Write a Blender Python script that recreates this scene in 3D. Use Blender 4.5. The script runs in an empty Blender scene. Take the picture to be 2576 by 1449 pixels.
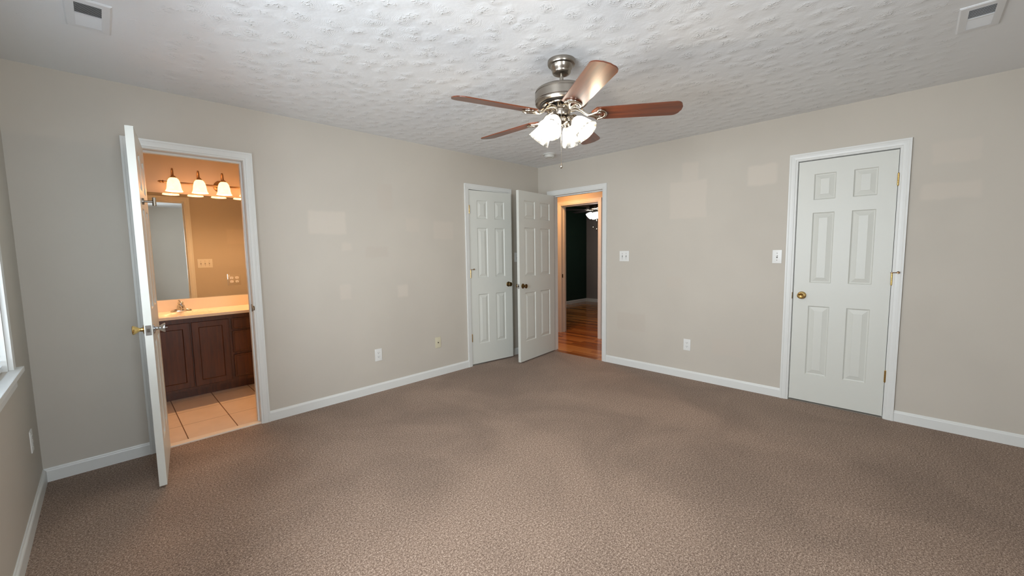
import bpy, bmesh, math, random
from mathutils import Vector, Matrix

random.seed(7)
S = bpy.context.scene
COL = S.collection
PI = math.pi
def R(d): return math.radians(d)

# ------------------------------------------------------------------ camera
F_PX, YAW, PITCH, ROLL = 1020.364, 0.783493, -0.0895641, -0.0156541
CAM = Vector((-4.178526, -3.639249, 1.335629))
d = Vector((math.cos(YAW)*math.cos(PITCH), math.sin(YAW)*math.cos(PITCH), math.sin(PITCH)))
r = Vector((math.sin(YAW), -math.cos(YAW), 0.0))
u = r.cross(d)
r2 = r*math.cos(ROLL) + u*math.sin(ROLL)
u2 = -r*math.sin(ROLL) + u*math.cos(ROLL)
cd = bpy.data.cameras.new('camera')
cam = bpy.data.objects.new('camera', cd)
COL.objects.link(cam)
cam.matrix_world = Matrix(((r2.x, u2.x, -d.x, CAM.x), (r2.y, u2.y, -d.y, CAM.y), (r2.z, u2.z, -d.z, CAM.z), (0, 0, 0, 1)))
cd.sensor_width = 36.0
cd.lens = F_PX*36.0/2576.0
cd.clip_start = 0.02
S.camera = cam

# ------------------------------------------------------------------ view, world, large lights
vs = S.view_settings
S.display_settings.display_device = 'sRGB'
vs.view_transform = 'Standard'
vs.look = 'None'
vs.gamma = 1.0
vs.exposure = 0.38
vs.use_curve_mapping = False

W = bpy.data.worlds.new('daylight')
S.world = W
W.use_nodes = True
bg = W.node_tree.nodes['Background']
bg.inputs[0].default_value = (0.80, 0.90, 1.0, 1)
bg.inputs[1].default_value = 0.8

def area(name, loc, direction, sx, sy, power, color, spread=180):
    l = bpy.data.lights.new(name, 'AREA')
    l.shape = 'RECTANGLE'; l.size = sx; l.size_y = sy
    l.energy = power; l.color = color; l.spread = R(spread)
    o = bpy.data.objects.new(name, l)
    COL.objects.link(o)
    o.location = loc
    o.rotation_euler = Vector(direction).to_track_quat('-Z', 'Y').to_euler()
    return o

def point(name, loc, power, color, radius=0.02, parent=None):
    l = bpy.data.lights.new(name, 'POINT')
    l.energy = power; l.color = color; l.shadow_soft_size = radius
    o = bpy.data.objects.new(name, l)
    COL.objects.link(o)
    o.location = loc
    if parent: o.parent = parent
    return o

def spot(name, loc, direction, power, color, cone, radius, parent):
    l = bpy.data.lights.new(name, 'SPOT')
    l.energy = power; l.color = color; l.spot_size = R(cone); l.spot_blend = 0.25; l.shadow_soft_size = radius
    o = bpy.data.objects.new(name, l)
    COL.objects.link(o)
    o.parent = parent; o.location = loc
    o.rotation_euler = Vector(direction).to_track_quat('-Z', 'Y').to_euler()
    return o

DAY = (0.86, 0.935, 1.0)
area('window_daylight', (-4.85, -1.14, 1.43), (1, 0, -0.05), 0.9, 1.2, 28, DAY)
area('window_daylight', (-4.85, -2.60, 1.43), (1, 0, -0.30), 1.2, 1.2, 82, DAY)
area('window_daylight', (-3.95, -5.35, 1.43), (0, 1, -0.03), 0.9, 1.2, 51, DAY)
area('hallway_lamp_light', (0.50, 0.15, 2.40), (0, 0, -1), 0.3, 0.3, 11.5, (1.0, 0.46, 0.17))

# ------------------------------------------------------------------ materials
def lin(c):
    c = c/255.0
    return c/12.92 if c <= 0.04045 else ((c+0.055)/1.055)**2.4
def rgb(a, b, c): return (lin(a), lin(b), lin(c), 1.0)

class NT:
    """small helper to wire a node material"""
    def __init__(s, name):
        s.m = bpy.data.materials.new(name); s.m.use_nodes = True
        s.t = s.m.node_tree; s.n = s.t.nodes; s.l = s.t.links
        s.p = s.n['Principled BSDF']; s.out = s.n['Material Output']
        s._co = None
    def node(s, typ, **kw):
        n = s.n.new(typ)
        for k, v in kw.items(): setattr(n, k, v)
        return n
    def link(s, a, b): s.l.new(a, b)
    def co(s, which='Object'):
        if s._co is None: s._co = s.node('ShaderNodeTexCoord')
        return s._co.outputs[which]
    def math(s, op, a, b=None, c=None, clamp=False):
        n = s.node('ShaderNodeMath', operation=op, use_clamp=clamp)
        for i, v in enumerate((a, b, c)):
            if v is None: continue
            if isinstance(v, (int, float)): n.inputs[i].default_value = v
            else: s.link(v, n.inputs[i])
        return n.outputs[0]
    def smooth(s, v, a, b, o0=0.0, o1=1.0):
        n = s.node('ShaderNodeMapRange', interpolation_type='SMOOTHSTEP')
        s.link(v, n.inputs[0])
        n.inputs[1].default_value = a; n.inputs[2].default_value = b
        n.inputs[3].default_value = o0; n.inputs[4].default_value = o1
        return n.outputs[0]
    def noise(s, scale, detail=3.0, rough=0.5, vec=None, dist=0.0):
        n = s.node('ShaderNodeTexNoise')
        n.inputs['Scale'].default_value = scale; n.inputs['Detail'].default_value = detail
        n.inputs['Roughness'].default_value = rough; n.inputs['Distortion'].default_value = dist
        s.link(vec if vec is not None else s.co(), n.inputs['Vector'])
        return n.outputs['Fac']
    def mix(s, fac, a, b, blend='MIX'):
        n = s.node('ShaderNodeMix', data_type='RGBA', blend_type=blend)
        for i, v in ((0, fac), (6, a), (7, b)):
            if isinstance(v, (int, float)): n.inputs[i].default_value = v
            elif isinstance(v, tuple): n.inputs[i].default_value = v
            else: s.link(v, n.inputs[i])
        return n.outputs[2]
    def ramp(s, fac, stops):
        n = s.node('ShaderNodeValToRGB')
        e = n.color_ramp.elements
        while len(e) < len(stops): e.new(0.5)
        for k, (pos, c) in enumerate(stops): e[k].position = pos; e[k].color = c
        s.link(fac, n.inputs[0])
        return n.outputs[0]
    def xyz(s, which='Object'):
        n = s.node('ShaderNodeSeparateXYZ'); s.link(s.co(which), n.inputs[0])
        return n.outputs
    def vec(s, x, y, z):
        n = s.node('ShaderNodeCombineXYZ')
        for i, v in enumerate((x, y, z)):
            if isinstance(v, (int, float)): n.inputs[i].default_value = v
            else: s.link(v, n.inputs[i])
        return n.outputs[0]
    def bump(s, h, strength=0.3, dist=0.002):
        n = s.node('ShaderNodeBump'); n.inputs['Strength'].default_value = strength
        n.inputs['Distance'].default_value = dist
        s.link(h, n.inputs['Height']); s.link(n.outputs[0], s.p.inputs['Normal'])
        return n
    def base(s, c):
        if isinstance(c, tuple): s.p.inputs['Base Color'].default_value = c
        else: s.link(c, s.p.inputs['Base Color'])
    def set(s, **kw):
        for k, v in kw.items(): s.p.inputs[k.replace('_', ' ')].default_value = v

MAT = {}
def simple(key, color, rough=0.5, metal=0.0, bump=None, **kw):
    t = NT(key)
    n = t.noise(bump[0] if bump else 25, 2)
    t.base(t.mix(t.math('MULTIPLY', n, 0.08), color, tuple([c*0.8 for c in color[:3]]+[1])))
    t.set(Roughness=rough, Metallic=metal)
    for k, v in kw.items(): t.p.inputs[k].default_value = v
    if bump: t.bump(n, bump[1], bump[2])
    MAT[key] = t.m
    return t.m

WALL = rgb(199, 192, 181)
def wall_paint(key, color, patches=(), axis=0):
    t = NT(key)
    X = t.xyz()
    c = t.mix(t.smooth(t.noise(1.3, 3), 0.35, 0.7), color, tuple([v*0.95 for v in color[:3]]+[1]))
    if patches:
        wob = t.math('MULTIPLY', t.math('SUBTRACT', t.noise(9, 2), 0.5), 0.035)
        for (a0, a1, z0, z1, gain) in patches:
            ax = t.math('ABSOLUTE', t.math('SUBTRACT', t.math('ADD', X[axis], wob), (a0+a1)/2))
            az = t.math('ABSOLUTE', t.math('SUBTRACT', t.math('ADD', X[2], wob), (z0+z1)/2))
            ma = t.smooth(ax, abs(a1-a0)/2+0.014, abs(a1-a0)/2-0.018)
            mz = t.smooth(az, abs(z1-z0)/2+0.014, abs(z1-z0)/2-0.018)
            g = tuple([min(0.95, v*gain*k) for v, k in zip(color[:3], (1.0, 0.985, 0.98))]+[1])
            c = t.mix(t.math('MULTIPLY', ma, mz), c, g)
    t.base(c)
    t.set(Roughness=0.62)
    t.p.inputs['Specular IOR Level'].default_value = 0.35
    t.bump(t.noise(260, 2), 0.10, 0.001)
    MAT[key] = t.m
    return t.m

PA = [(-2.937, -2.62, 1.508, 1.71, 1.06), (-2.31, -2.15, 1.75, 2.0, 0.965), (-2.67, -2.577, 1.362, 1.44, 1.05),
      (-2.706, -2.6, 0.925, 1.065, 1.045), (-2.138, -2.018, 0.90, 1.022, 1.06), (-1.69, -1.43, 1.48, 1.67, 1.03),
      (-2.45, -2.22, 1.30, 1.40, 0.97), (-2.02, -1.86, 1.55, 1.69, 1.03)]
PB = [(-2.167, -1.80, 1.64, 2.01, 1.06), (-2.082, -1.92, 2.0, 2.19, 1.035), (-2.745, -2.517, 1.89, 2.07, 1.06),
      (-3.915, -3.68, 1.90, 2.05, 1.04), (-3.93, -3.638, 1.655, 1.77, 1.05), (-1.55, -1.20, 0.42, 0.62, 0.965),
      (-2.55, -2.25, 0.30, 0.46, 0.97), (-1.95, -1.78, 0.93, 1.05, 0.975)]
wall_paint('wall_paint_back', WALL, PA, 0)
wall_paint('wall_paint_right', WALL, PB, 1)
wall_paint('wall_paint_plain', WALL)
wall_paint('green_paint', rgb(24, 52, 42))
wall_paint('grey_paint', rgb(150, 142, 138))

def ceiling_mat(key, masked):
    t = NT(key)
    X = t.xyz()
    vor = t.node('ShaderNodeTexVoronoi', feature='F1', voronoi_dimensions='2D')
    vor.inputs['Scale'].default_value = 8.6
    vor.inputs['Randomness'].default_value = 0.62
    wx = t.math('MULTIPLY', t.math('SUBTRACT', t.noise(11, 2), 0.5), 0.085)
    wy = t.math('MULTIPLY', t.math('SUBTRACT', t.noise(13, 2), 0.5), 0.085)
    flat = t.vec(t.math('ADD', X[0], wx), t.math('ADD', X[1], wy), 0.0)
    t.link(flat, vor.inputs['Vector'])
    dist = t.math('DIVIDE', vor.outputs['Distance'], 8.6)
    rings = t.math('SINE', t.math('MULTIPLY', t.math('ADD', dist, t.math('MULTIPLY', t.noise(18, 2), 0.008)), 2*PI/0.0088))
    rings = t.math('MULTIPLY', rings, t.math('MULTIPLY', t.smooth(dist, 0.085, 0.030), t.smooth(t.noise(5, 2), 0.40, 0.62)))
    splat = t.math('MULTIPLY', t.smooth(t.noise(80, 1, 0.5, None, 0.4), 0.53, 0.70), t.smooth(dist, 0.040, 0.012))
    swell = t.math('ADD', t.math('MULTIPLY', t.smooth(dist, 0.062, 0.0), 0.80), t.math('MULTIPLY', t.noise(13, 3, 0.5), 0.5))
    streak = t.noise(1.0, 3, 0.6, t.vec(t.math('MULTIPLY', X[0], 60), t.math('MULTIPLY', X[1], 140), 0.0))
    h = t.math('ADD', t.math('ADD', t.math('MULTIPLY', rings, 0.06), t.math('MULTIPLY', streak, 0.12)), t.math('ADD', t.math('MULTIPLY', splat, 0.70), swell))
    if masked:
        m = t.math('MULTIPLY', t.smooth(X[0], -4.12, -3.75), t.smooth(X[1], -3.9, -3.45))
        h = t.math('MULTIPLY', h, t.math('ADD', t.math('MULTIPLY', m, 0.9), 0.1))
    t.base(rgb(232, 234, 236))
    t.set(Roughness=0.5)
    t.bump(h, 0.8, 0.0052)
    MAT[key] = t.m
ceiling_mat('ceiling_texture', True)
simple('ceiling_plain', rgb(228, 226, 222), 0.8)

def carpet_mat():
    t = NT('carpet')
    fine = t.noise(230, 3, 0.65)
    mid = t.noise(105, 3, 0.6)
    big = t.noise(1.15, 4, 0.55, None, 0.6)
    speck = t.math('ADD', t.math('MULTIPLY', fine, 0.60), t.math('MULTIPLY', mid, 0.40))
    c = t.ramp(speck, [(0.34, rgb(58, 42, 34)), (0.50, rgb(127, 108, 94)), (0.66, rgb(198, 178, 161))])
    tone = t.smooth(big, 0.30, 0.72, 0.86, 1.24)
    v = t.node('ShaderNodeVectorMath', operation='SCALE')
    t.link(c, v.inputs[0]); t.link(tone, v.inputs['Scale'])
    t.base(v.outputs[0])
    t.set(Roughness=0.95)
    t.p.inputs['Specular IOR Level'].default_value = 0.1
    t.p.inputs['Sheen Weight'].default_value = 0.25
    t.p.inputs['Sheen Roughness'].default_value = 0.5
    t.p.inputs['Sheen Tint'].default_value = rgb(220, 200, 188)
    t.bump(speck, 0.6, 0.004)
    MAT['carpet'] = t.m
carpet_mat()

def tile_mat():
    t = NT('floor_tile')
    X = t.xyz()
    def grid(v, off, size, w):
        f = t.math('FRACT', t.math('DIVIDE', t.math('SUBTRACT', v, off), size))
        e = t.math('MINIMUM', f, t.math('SUBTRACT', 1.0, f))
        return t.smooth(t.math('MULTIPLY', e, size), w*0.6, w)
    g = t.math('MULTIPLY', grid(X[0], -3.8325-3.08, 0.308, 0.0042), grid(X[1], 0.07-3.5, 0.35, 0.003))
    n = t.noise(7, 4)
    tile = t.mix(n, rgb(226, 208, 190), rgb(206, 186, 166))
    t.base(t.mix(g, rgb(118, 88, 66), tile))
    t.set(Roughness=0.35)
    t.bump(g, 0.4, 0.002)
    MAT['floor_tile'] = t.m
tile_mat()

def hardwood_mat():
    t = NT('hardwood')
    X = t.xyz()
    q = t.math('DIVIDE', X[0], 0.083)
    idx = t.math('FLOOR', q)
    wn = t.node('ShaderNodeTexWhiteNoise', noise_dimensions='1D')
    t.link(idx, wn.inputs['W'])
    along = t.math('ADD', X[1], t.math('MULTIPLY', wn.outputs['Value'], 3.1))
    seg = t.math('FLOOR', t.math('DIVIDE', along, 0.9))
    wn2 = t.node('ShaderNodeTexWhiteNoise', noise_dimensions='2D')
    t.link(t.vec(idx, seg, 0.0), wn2.inputs['Vector'])
    grain = t.noise(1.0, 5, 0.6, t.vec(t.math('MULTIPLY', X[0], 55), t.math('MULTIPLY', X[1], 3.0), 0.0), 0.5)
    f = t.math('ADD', t.math('MULTIPLY', wn2.outputs['Value'], 0.65), t.math('MULTIPLY', grain, 0.45), None, True)
    c = t.ramp(f, [(0.1, rgb(112, 62, 26)), (0.5, rgb(164, 100, 48)), (0.95, rgb(202, 140, 78))])
    e = t.math('FRACT', q); e = t.math('MINIMUM', e, t.math('SUBTRACT', 1.0, e))
    e2 = t.math('FRACT', t.math('DIVIDE', along, 0.9)); e2 = t.math('MINIMUM', e2, t.math('SUBTRACT', 1.0, e2))
    seam = t.math('MULTIPLY', t.smooth(e, 0.0, 0.03), t.smooth(e2, 0.0, 0.003))
    t.base(t.mix(seam, rgb(50, 26, 10), c))
    t.set(Roughness=0.16)
    t.bump(seam, 0.2, 0.001)
    MAT['hardwood'] = t.m
hardwood_mat()

def wood(key, dark, light, rough, coat=0.0, axis=0, scale=(2.0, 34.0)):
    t = NT(key)
    X = t.xyz()
    o = [1, 0, 2] if axis == 0 else ([0, 1, 2] if axis == 1 else [0, 2, 1])
    a = [None]*3
    for i in range(3): a[i] = t.math('MULTIPLY', X[i], scale[0] if i == axis else scale[1])
    g = t.noise(1.0, 5, 0.62, t.vec(*a), 0.35)
    t.base(t.ramp(g, [(0.30, dark), (0.70, light)]))
    t.set(Roughness=rough)
    t.p.inputs['Coat Weight'].default_value = coat
    t.p.inputs['Coat Roughness'].default_value = 0.25
    t.bump(g, 0.06, 0.001)
    MAT[key] = t.m
wood('cherry_blade', rgb(78, 35, 17), rgb(120, 60, 30), 0.36, 0.35, 0)
wood('vanity_wood', rgb(58, 27, 10), rgb(88, 45, 18), 0.42, 0.2, 2, (3.0, 40.0))

simple('trim_white', rgb(224, 225, 222), 0.38)
simple('door_white', rgb(214, 215, 208), 0.42, bump=(180, 0.03, 0.0005))
simple('plate_white', rgb(228, 228, 225), 0.35)
simple('plate_ivory', rgb(210, 203, 178), 0.4)
simple('slot_dark', rgb(40, 36, 33), 0.6)
simple('duct_dark', rgb(74, 64, 56), 0.7)
simple('detector_white', rgb(206, 205, 200), 0.5)
simple('vent_white', rgb(226, 228, 230), 0.5)
simple('brass', rgb(206, 174, 112), 0.2, 1.0)
simple('antique_brass', rgb(124, 100, 64), 0.26, 1.0)
simple('chrome', rgb(205, 208, 212), 0.1, 1.0)
simple('brushed_nickel', rgb(158, 150, 140), 0.27, 1.0)
simple('polished_nickel', rgb(205, 196, 182), 0.12, 1.0)
simple('dark_nickel', rgb(92, 84, 76), 0.35, 1.0)
simple('bronze', rgb(164, 134, 104), 0.3, 1.0)
simple('dark_iron', rgb(46, 42, 40), 0.5, 0.6)
simple('rubber_dark', rgb(70, 62, 56), 0.6)
simple('marble', rgb(238, 226, 208), 0.18)
simple('dark_blade', rgb(30, 26, 26), 0.5)
simple('blind_vinyl', rgb(232, 236, 240), 0.5)
simple('strip_stone', rgb(236, 222, 204), 0.3)

def mirror_mat():
    t = NT('mirror_glass')
    n = t.noise(3, 2)
    t.base(t.mix(n, rgb(238, 240, 238), rgb(234, 237, 235)))
    t.set(Roughness=0.012, Metallic=1.0)
    MAT['mirror_glass'] = t.m
mirror_mat()

def glass_mat():
    t = NT('window_glass')
    tr = t.node('ShaderNodeBsdfTransparent'); gl = t.node('ShaderNodeBsdfGlossy')
    gl.inputs['Roughness'].default_value = 0.02
    lw = t.node('ShaderNodeLayerWeight'); lw.inputs['Blend'].default_value = 0.12
    mx = t.node('ShaderNodeMixShader')
    t.link(lw.outputs['Fresnel'], mx.inputs[0]); t.link(tr.outputs[0], mx.inputs[1]); t.link(gl.outputs[0], mx.inputs[2])
    t.link(mx.outputs[0], t.out.inputs[0])
    MAT['window_glass'] = t.m
glass_mat()

def shade_mat(key, glow, strength, lo, body, along=None):
    """lit alabaster glass: translucent shell that glows; along = (neck, axis, length) makes the glow fade towards the rim"""
    t = NT(key)
    n = t.noise(22, 4, 0.55, None, 1.6)
    st = t.smooth(n, 0.35, 0.62, lo, 1.0)
    if along:
        nk, ax, ln = along
        vd = t.node('ShaderNodeVectorMath', operation='DOT_PRODUCT')
        vsub = t.node('ShaderNodeVectorMath', operation='SUBTRACT')
        t.link(t.co(), vsub.inputs[0]); vsub.inputs[1].default_value = nk
        t.link(vsub.outputs[0], vd.inputs[0]); vd.inputs[1].default_value = ax
        q = t.math('DIVIDE', vd.outputs['Value'], ln)
        st = t.math('MULTIPLY', st, t.math('MULTIPLY', t.smooth(q, 1.00, 0.60, 0.105, 1.0), t.smooth(q, 0.0, 0.30, 0.35, 1.0)))
    em = t.node('ShaderNodeEmission'); em.inputs[0].default_value = glow
    t.link(t.math('MULTIPLY', st, strength), em.inputs[1])
    tl = t.node('ShaderNodeBsdfTranslucent'); tl.inputs[0].default_value = body
    t.base(body); t.set(Roughness=0.25)
    m1 = t.node('ShaderNodeMixShader'); m1.inputs[0].default_value = 0.45
    t.link(t.p.outputs[0], m1.inputs[1]); t.link(tl.outputs[0], m1.inputs[2])
    ad = t.node('ShaderNodeAddShader')
    t.link(m1.outputs[0], ad.inputs[0]); t.link(em.outputs[0], ad.inputs[1])
    t.link(ad.outputs[0], t.out.inputs[0])
    MAT[key] = t.m
TILT = R(42)
SH_NECK = Vector((0.0835, 0, 2.094-2.44))
SH_AXIS = Vector((math.sin(TILT), 0, -math.cos(TILT)))
shade_mat('fan_glass', (1.0, 0.93, 0.80, 1), 9.0, 0.12, (0.05, 0.05, 0.048, 1), (SH_NECK, SH_AXIS, 0.111))
shade_mat('bath_glass', (1.0, 0.42, 0.16, 1), 3.6, 0.85, (0.35, 0.30, 0.20, 1))
shade_mat('far_glass', (1.0, 0.98, 0.94, 1), 2.2, 0.9, (0.8, 0.8, 0.8, 1))

def bulb_mat(key, c, s):
    t = NT(key)
    n = t.noise(20, 1)
    em = t.node('ShaderNodeEmission'); em.inputs[0].default_value = c
    t.link(t.math('ADD', t.math('MULTIPLY', n, 0.2), s), em.inputs[1])
    t.link(em.outputs[0], t.out.inputs[0])
    MAT[key] = t.m
bulb_mat('bulb_glow', (1.0, 0.96, 0.88, 1), 3.0)
bulb_mat('warm_bulb_glow', (1.0, 0.74, 0.38, 1), 3.0)

# ------------------------------------------------------------------ mesh helpers
class MB:
    def __init__(s): s.bm = bmesh.new()
    def box(s, x0, x1, y0, y1, z0, z1, bev=0.0):
        if x0 > x1: x0, x1 = x1, x0
        if y0 > y1: y0, y1 = y1, y0
        if z0 > z1: z0, z1 = z1, z0
        v = [s.bm.verts.new((x, y, z)) for x in (x0, x1) for y in (y0, y1) for z in (z0, z1)]
        fs = [s.bm.faces.new([v[i] for i in q]) for q in ((0, 1, 3, 2), (4, 6, 7, 5), (0, 4, 5, 1), (2, 3, 7, 6), (0, 2, 6, 4), (1, 5, 7, 3))]
        if bev > 0:
            es = list({e for f in fs for e in f.edges})
            bmesh.ops.bevel(s.bm, geom=es, offset=bev, segments=2, affect='EDGES', profile=0.7)
        return s
    def quad(s, *pts):
        s.bm.faces.new([s.bm.verts.new(p) for p in pts]); return s
    def lathe(s, prof, n=32, M=None, cap0=True, cap1=True):
        """prof: list of (radius, z) revolved about z, then transformed by M"""
        M = M or Matrix()
        rings = []
        for (rr, z) in prof:
            rings.append([s.bm.verts.new(M @ Vector((rr*math.cos(2*PI*k/n), rr*math.sin(2*PI*k/n), z))) for k in range(n)])
        for a, b in zip(rings[:-1], rings[1:]):
            for k in range(n): s.bm.faces.new((a[k], a[(k+1) % n], b[(k+1) % n], b[k]))
        if cap0 and prof[0][0] > 1e-5: s.bm.faces.new(list(reversed(rings[0])))
        if cap1 and prof[-1][0] > 1e-5: s.bm.faces.new(rings[-1])
        return s
    def tube(s, pts, rad, n=10, closed=False):
        pts = [Vector(p) for p in pts]
        rads = rad if isinstance(rad, (list, tuple)) else [rad]*len(pts)
        N = len(pts); rings = []; prev = None
        for i, p in enumerate(pts):
            if closed: tg = (pts[(i+1) % N]-pts[i-1])
            else: tg = pts[min(i+1, N-1)]-pts[max(i-1, 0)]
            tg.normalize()
            if prev is None:
                ref = Vector((0, 0, 1)) if abs(tg.z) < 0.9 else Vector((1, 0, 0))
                a = tg.cross(ref).normalized()
            else:
                a = (prev-tg*prev.dot(tg)).normalized()
            prev = a; b = tg.cross(a)
            rings.append([s.bm.verts.new(p+rads[i]*(a*math.cos(2*PI*k/n)+b*math.sin(2*PI*k/n))) for k in range(n)])
        m = N if closed else N-1
        for i in range(m):
            a, b = rings[i], rings[(i+1) % N]
            for k in range(n): s.bm.faces.new((a[k], a[(k+1) % n], b[(k+1) % n], b[k]))
        if not closed:
            s.bm.faces.new(list(reversed(rings[0]))); s.bm.faces.new(rings[-1])
        return s
    def sphere(s, c, rad, sc=(1, 1, 1)):
        M = Matrix.Translation(c) @ Matrix.Diagonal((sc[0], sc[1], sc[2], 1))
        bmesh.ops.create_uvsphere(s.bm, u_segments=18, v_segments=12, radius=rad, matrix=M); return s
    def prism(s, poly, z0, z1, M=None):
        M = M or Matrix()
        a = [s.bm.verts.new(M @ Vector((x, y, z0))) for x, y in poly]
        b = [s.bm.verts.new(M @ Vector((x, y, z1))) for x, y in poly]
        s.bm.faces.new(list(reversed(a))); s.bm.faces.new(b)
        for i in range(len(poly)):
            j = (i+1) % len(poly); s.bm.faces.new((a[i], a[j], b[j], b[i]))
        return s
    def build(s, name, mat, parent=None, smooth=False, bevel=None):
        bmesh.ops.recalc_face_normals(s.bm, faces=s.bm.faces[:])
        me = bpy.data.meshes.new(name)
        s.bm.to_mesh(me); s.bm.free()
        me.materials.append(MAT[mat])
        if smooth:
            for p in me.polygons: p.use_smooth = True
            try: me.set_sharp_from_angle(angle=R(38))
            except Exception: pass
        o = bpy.data.objects.new(name, me)
        COL.objects.link(o)
        if parent: o.parent = parent
        return o

def props(o, label=None, cat=None, kind=None, group=None):
    if label: o['label'] = label
    if cat: o['category'] = cat
    if kind: o['kind'] = kind
    if group: o['group'] = group
    return o
def empty(name, loc=(0, 0, 0), rz=0.0, **kw):
    o = bpy.data.objects.new(name, None); COL.objects.link(o)
    o.location = loc; o.rotation_euler = (0, 0, rz); o.empty_display_size = 0.05
    return props(o, **kw)
def dup(o, parent):
    c = o.copy(); COL.objects.link(c); c.parent = parent
    return c
def struct(o, label, cat): return props(o, label, cat, 'structure')

# ------------------------------------------------------------------ room shell
XL, YF, H, T = -4.5245, -5.0, 2.44, 0.115      # left wall, wall behind the camera, ceiling height, wall thickness
def pieces(mb, fixed, u0, u1, openings, along, z1=H):
    """wall slab with rectangular openings (u0,u1,z0,z1); along = 'x' or 'y'"""
    cur = u0
    def put(a, b, za, zb):
        if b-a < 1e-4 or zb-za < 1e-4: return
        if along == 'x': mb.box(a, b, fixed[0], fixed[1], za, zb)
        else: mb.box(fixed[0], fixed[1], a, b, za, zb)
    for (a, b, za, zb) in sorted(openings):
        put(cur, a, 0, z1); put(a, b, 0, za); put(a, b, zb, z1); cur = b
    put(cur, u1, 0, z1)

DT = 2.048                                        # top of the door openings
BATH = (-3.987, -3.382); CLA = (-1.205, -0.587); HALL = (-1.0, -0.228); CLB = (-3.518, -2.898)
WIN1 = (-1.60, -0.690, 0.822, 2.05); WIN2 = (-3.20, -2.05, 0.822, 2.05); WIN3 = (-4.38, -3.56, 0.822, 2.05)

m = MB(); pieces(m, (0, T), XL-T, T, [(*BATH, 0, DT), (*CLA, 0, DT)], 'x')
struct(m.build('wall_back', 'wall_paint_back'), 'greige wall with the bathroom doorway and a closet door', 'wall')
m = MB(); pieces(m, (0, T), YF-T, 0, [(*HALL, 0, DT), (*CLB, 0, DT)], 'y')
struct(m.build('wall_right', 'wall_paint_right'), 'greige wall with the hallway doorway and the right closet door', 'wall')
m = MB(); pieces(m, (XL-T, XL), YF-T, 0, [WIN1, WIN2], 'y')
struct(m.build('wall_left', 'wall_paint_plain'), 'greige window wall at the left edge', 'wall')
m = MB(); pieces(m, (YF-T, YF), XL, 0, [WIN3], 'x')
struct(m.build('wall_front', 'wall_paint_plain'), 'greige wall seen only in the bathroom mirror', 'wall')
struct(MB().box(XL-T, 0, YF-T, 0, -0.05, 0).build('floor', 'carpet'), 'brown plush carpet floor', 'floor')
struct(MB().box(XL-T, T, YF-T, T, H, H+0.08).build('ceiling', 'ceiling_texture'), 'white stomp textured ceiling', 'ceiling')

# bathroom shell
BX0, BX1, BY1 = -4.085, -2.35, 1.665
struct(MB().box(BX0-T, BX1+T, BY1, BY1+T, 0, H).build('wall_bathroom_far', 'wall_paint_plain'), 'bathroom wall behind the mirror, lit orange', 'wall')
struct(MB().box(BX0-T, BX0, T, BY1, 0, H).build('wall_bathroom_left', 'wall_paint_plain'), 'bathroom side wall behind the open door', 'wall')
struct(MB().box(BX1, BX1+T, T, BY1, 0, H).build('wall_bathroom_right', 'wall_paint_plain'), 'bathroom side wall hidden right of the doorway', 'wall')
struct(MB().box(BX0-T, BX1+T, T, BY1+T, H, H+0.08).build('ceiling_bathroom', 'ceiling_plain'), 'bathroom ceiling', 'ceiling')
struct(MB().box(BX0-T, BX1+T, 0.0, BY1+T, -0.05, 0.0).build('floor_bathroom', 'floor_tile'), 'beige square tile bathroom floor with brown grout', 'floor')
struct(MB().box(BATH[0]+0.001, BATH[1]-0.001, 0.003, 0.062, 0.0, 0.011, 0.003).build('trim_threshold', 'strip_stone'), 'pale stone threshold in the bathroom doorway', 'threshold')

# closet shells behind the two closet doors
m = MB(); m.box(-1.45, -1.40, T, 0.75, 0, H); m.box(-0.40, -0.35, T, 0.75, 0, H); m.box(-1.45, -0.35, 0.75, 0.80, 0, H)
m.box(-1.45, -0.35, T, 0.80, H, H+0.05); m.box(-1.45, -0.35, 0.0, 0.80, -0.05, 0.0)
struct(m.build('wall_closet', 'wall_paint_plain'), 'closet interior behind the slightly open door', 'wall')
m = MB(); m.box(T, 0.80, -2.65, -2.60, 0, H); m.box(T, 0.80, -3.80, -3.75, 0, H); m.box(0.80, 0.85, -3.80, -2.60, 0, H)
m.box(T, 0.85, -3.80, -2.60, H, H+0.05); m.box(0.0, 0.85, -3.80, -2.60, -0.05, 0.0)
struct(m.build('wall_closet_right', 'wall_paint_plain'), 'closet interior behind the closed right door', 'wall')

# hallway and the dark room beyond
HX = 1.05
OPP = (-0.262, 0.432)
m = MB(); pieces(m, (HX, HX+T), -2.3, 2.48+T, [(*OPP, 0, DT)], 'y')
struct(m.build('wall_hallway', 'wall_paint_plain'), 'hallway wall lit orange around the far doorway', 'wall')
struct(MB().box(0.80+0.06, HX, -2.3-T, -2.3, 0, H).box(T, 0.86, -2.3-T, -2.3, 0, H).build('wall_hallway_right', 'wall_paint_plain'), 'hallway end wall out of sight', 'wall')
struct(MB().box(T, HX, 1.6, 1.6+T, 0, H).build('wall_hallway_left', 'wall_paint_plain'), 'hallway end wall out of sight on the left', 'wall')
struct(MB().box(T-0.05, T, T, 1.6, 0, H).build('wall_hallway_near', 'wall_paint_plain'), 'hallway side wall behind the closet', 'wall')
struct(MB().box(T, HX, -2.4, 1.7, H, H+0.08).build('ceiling_hallway', 'ceiling_plain'), 'hallway ceiling', 'ceiling')
RX1, RY0, RY1 = 4.74, -1.2, 2.48
struct(MB().box(0.0, RX1+T, -2.4, RY1+T, -0.05, 0.0).build('floor_hallway', 'hardwood'), 'glossy orange brown hardwood floor through the doorway', 'floor')
struct(MB().box(HX+T, RX1+T, RY1, RY1+T, 0, H).build('wall_green', 'green_paint'), 'very dark green wall in the room beyond the hallway', 'wall')
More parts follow.
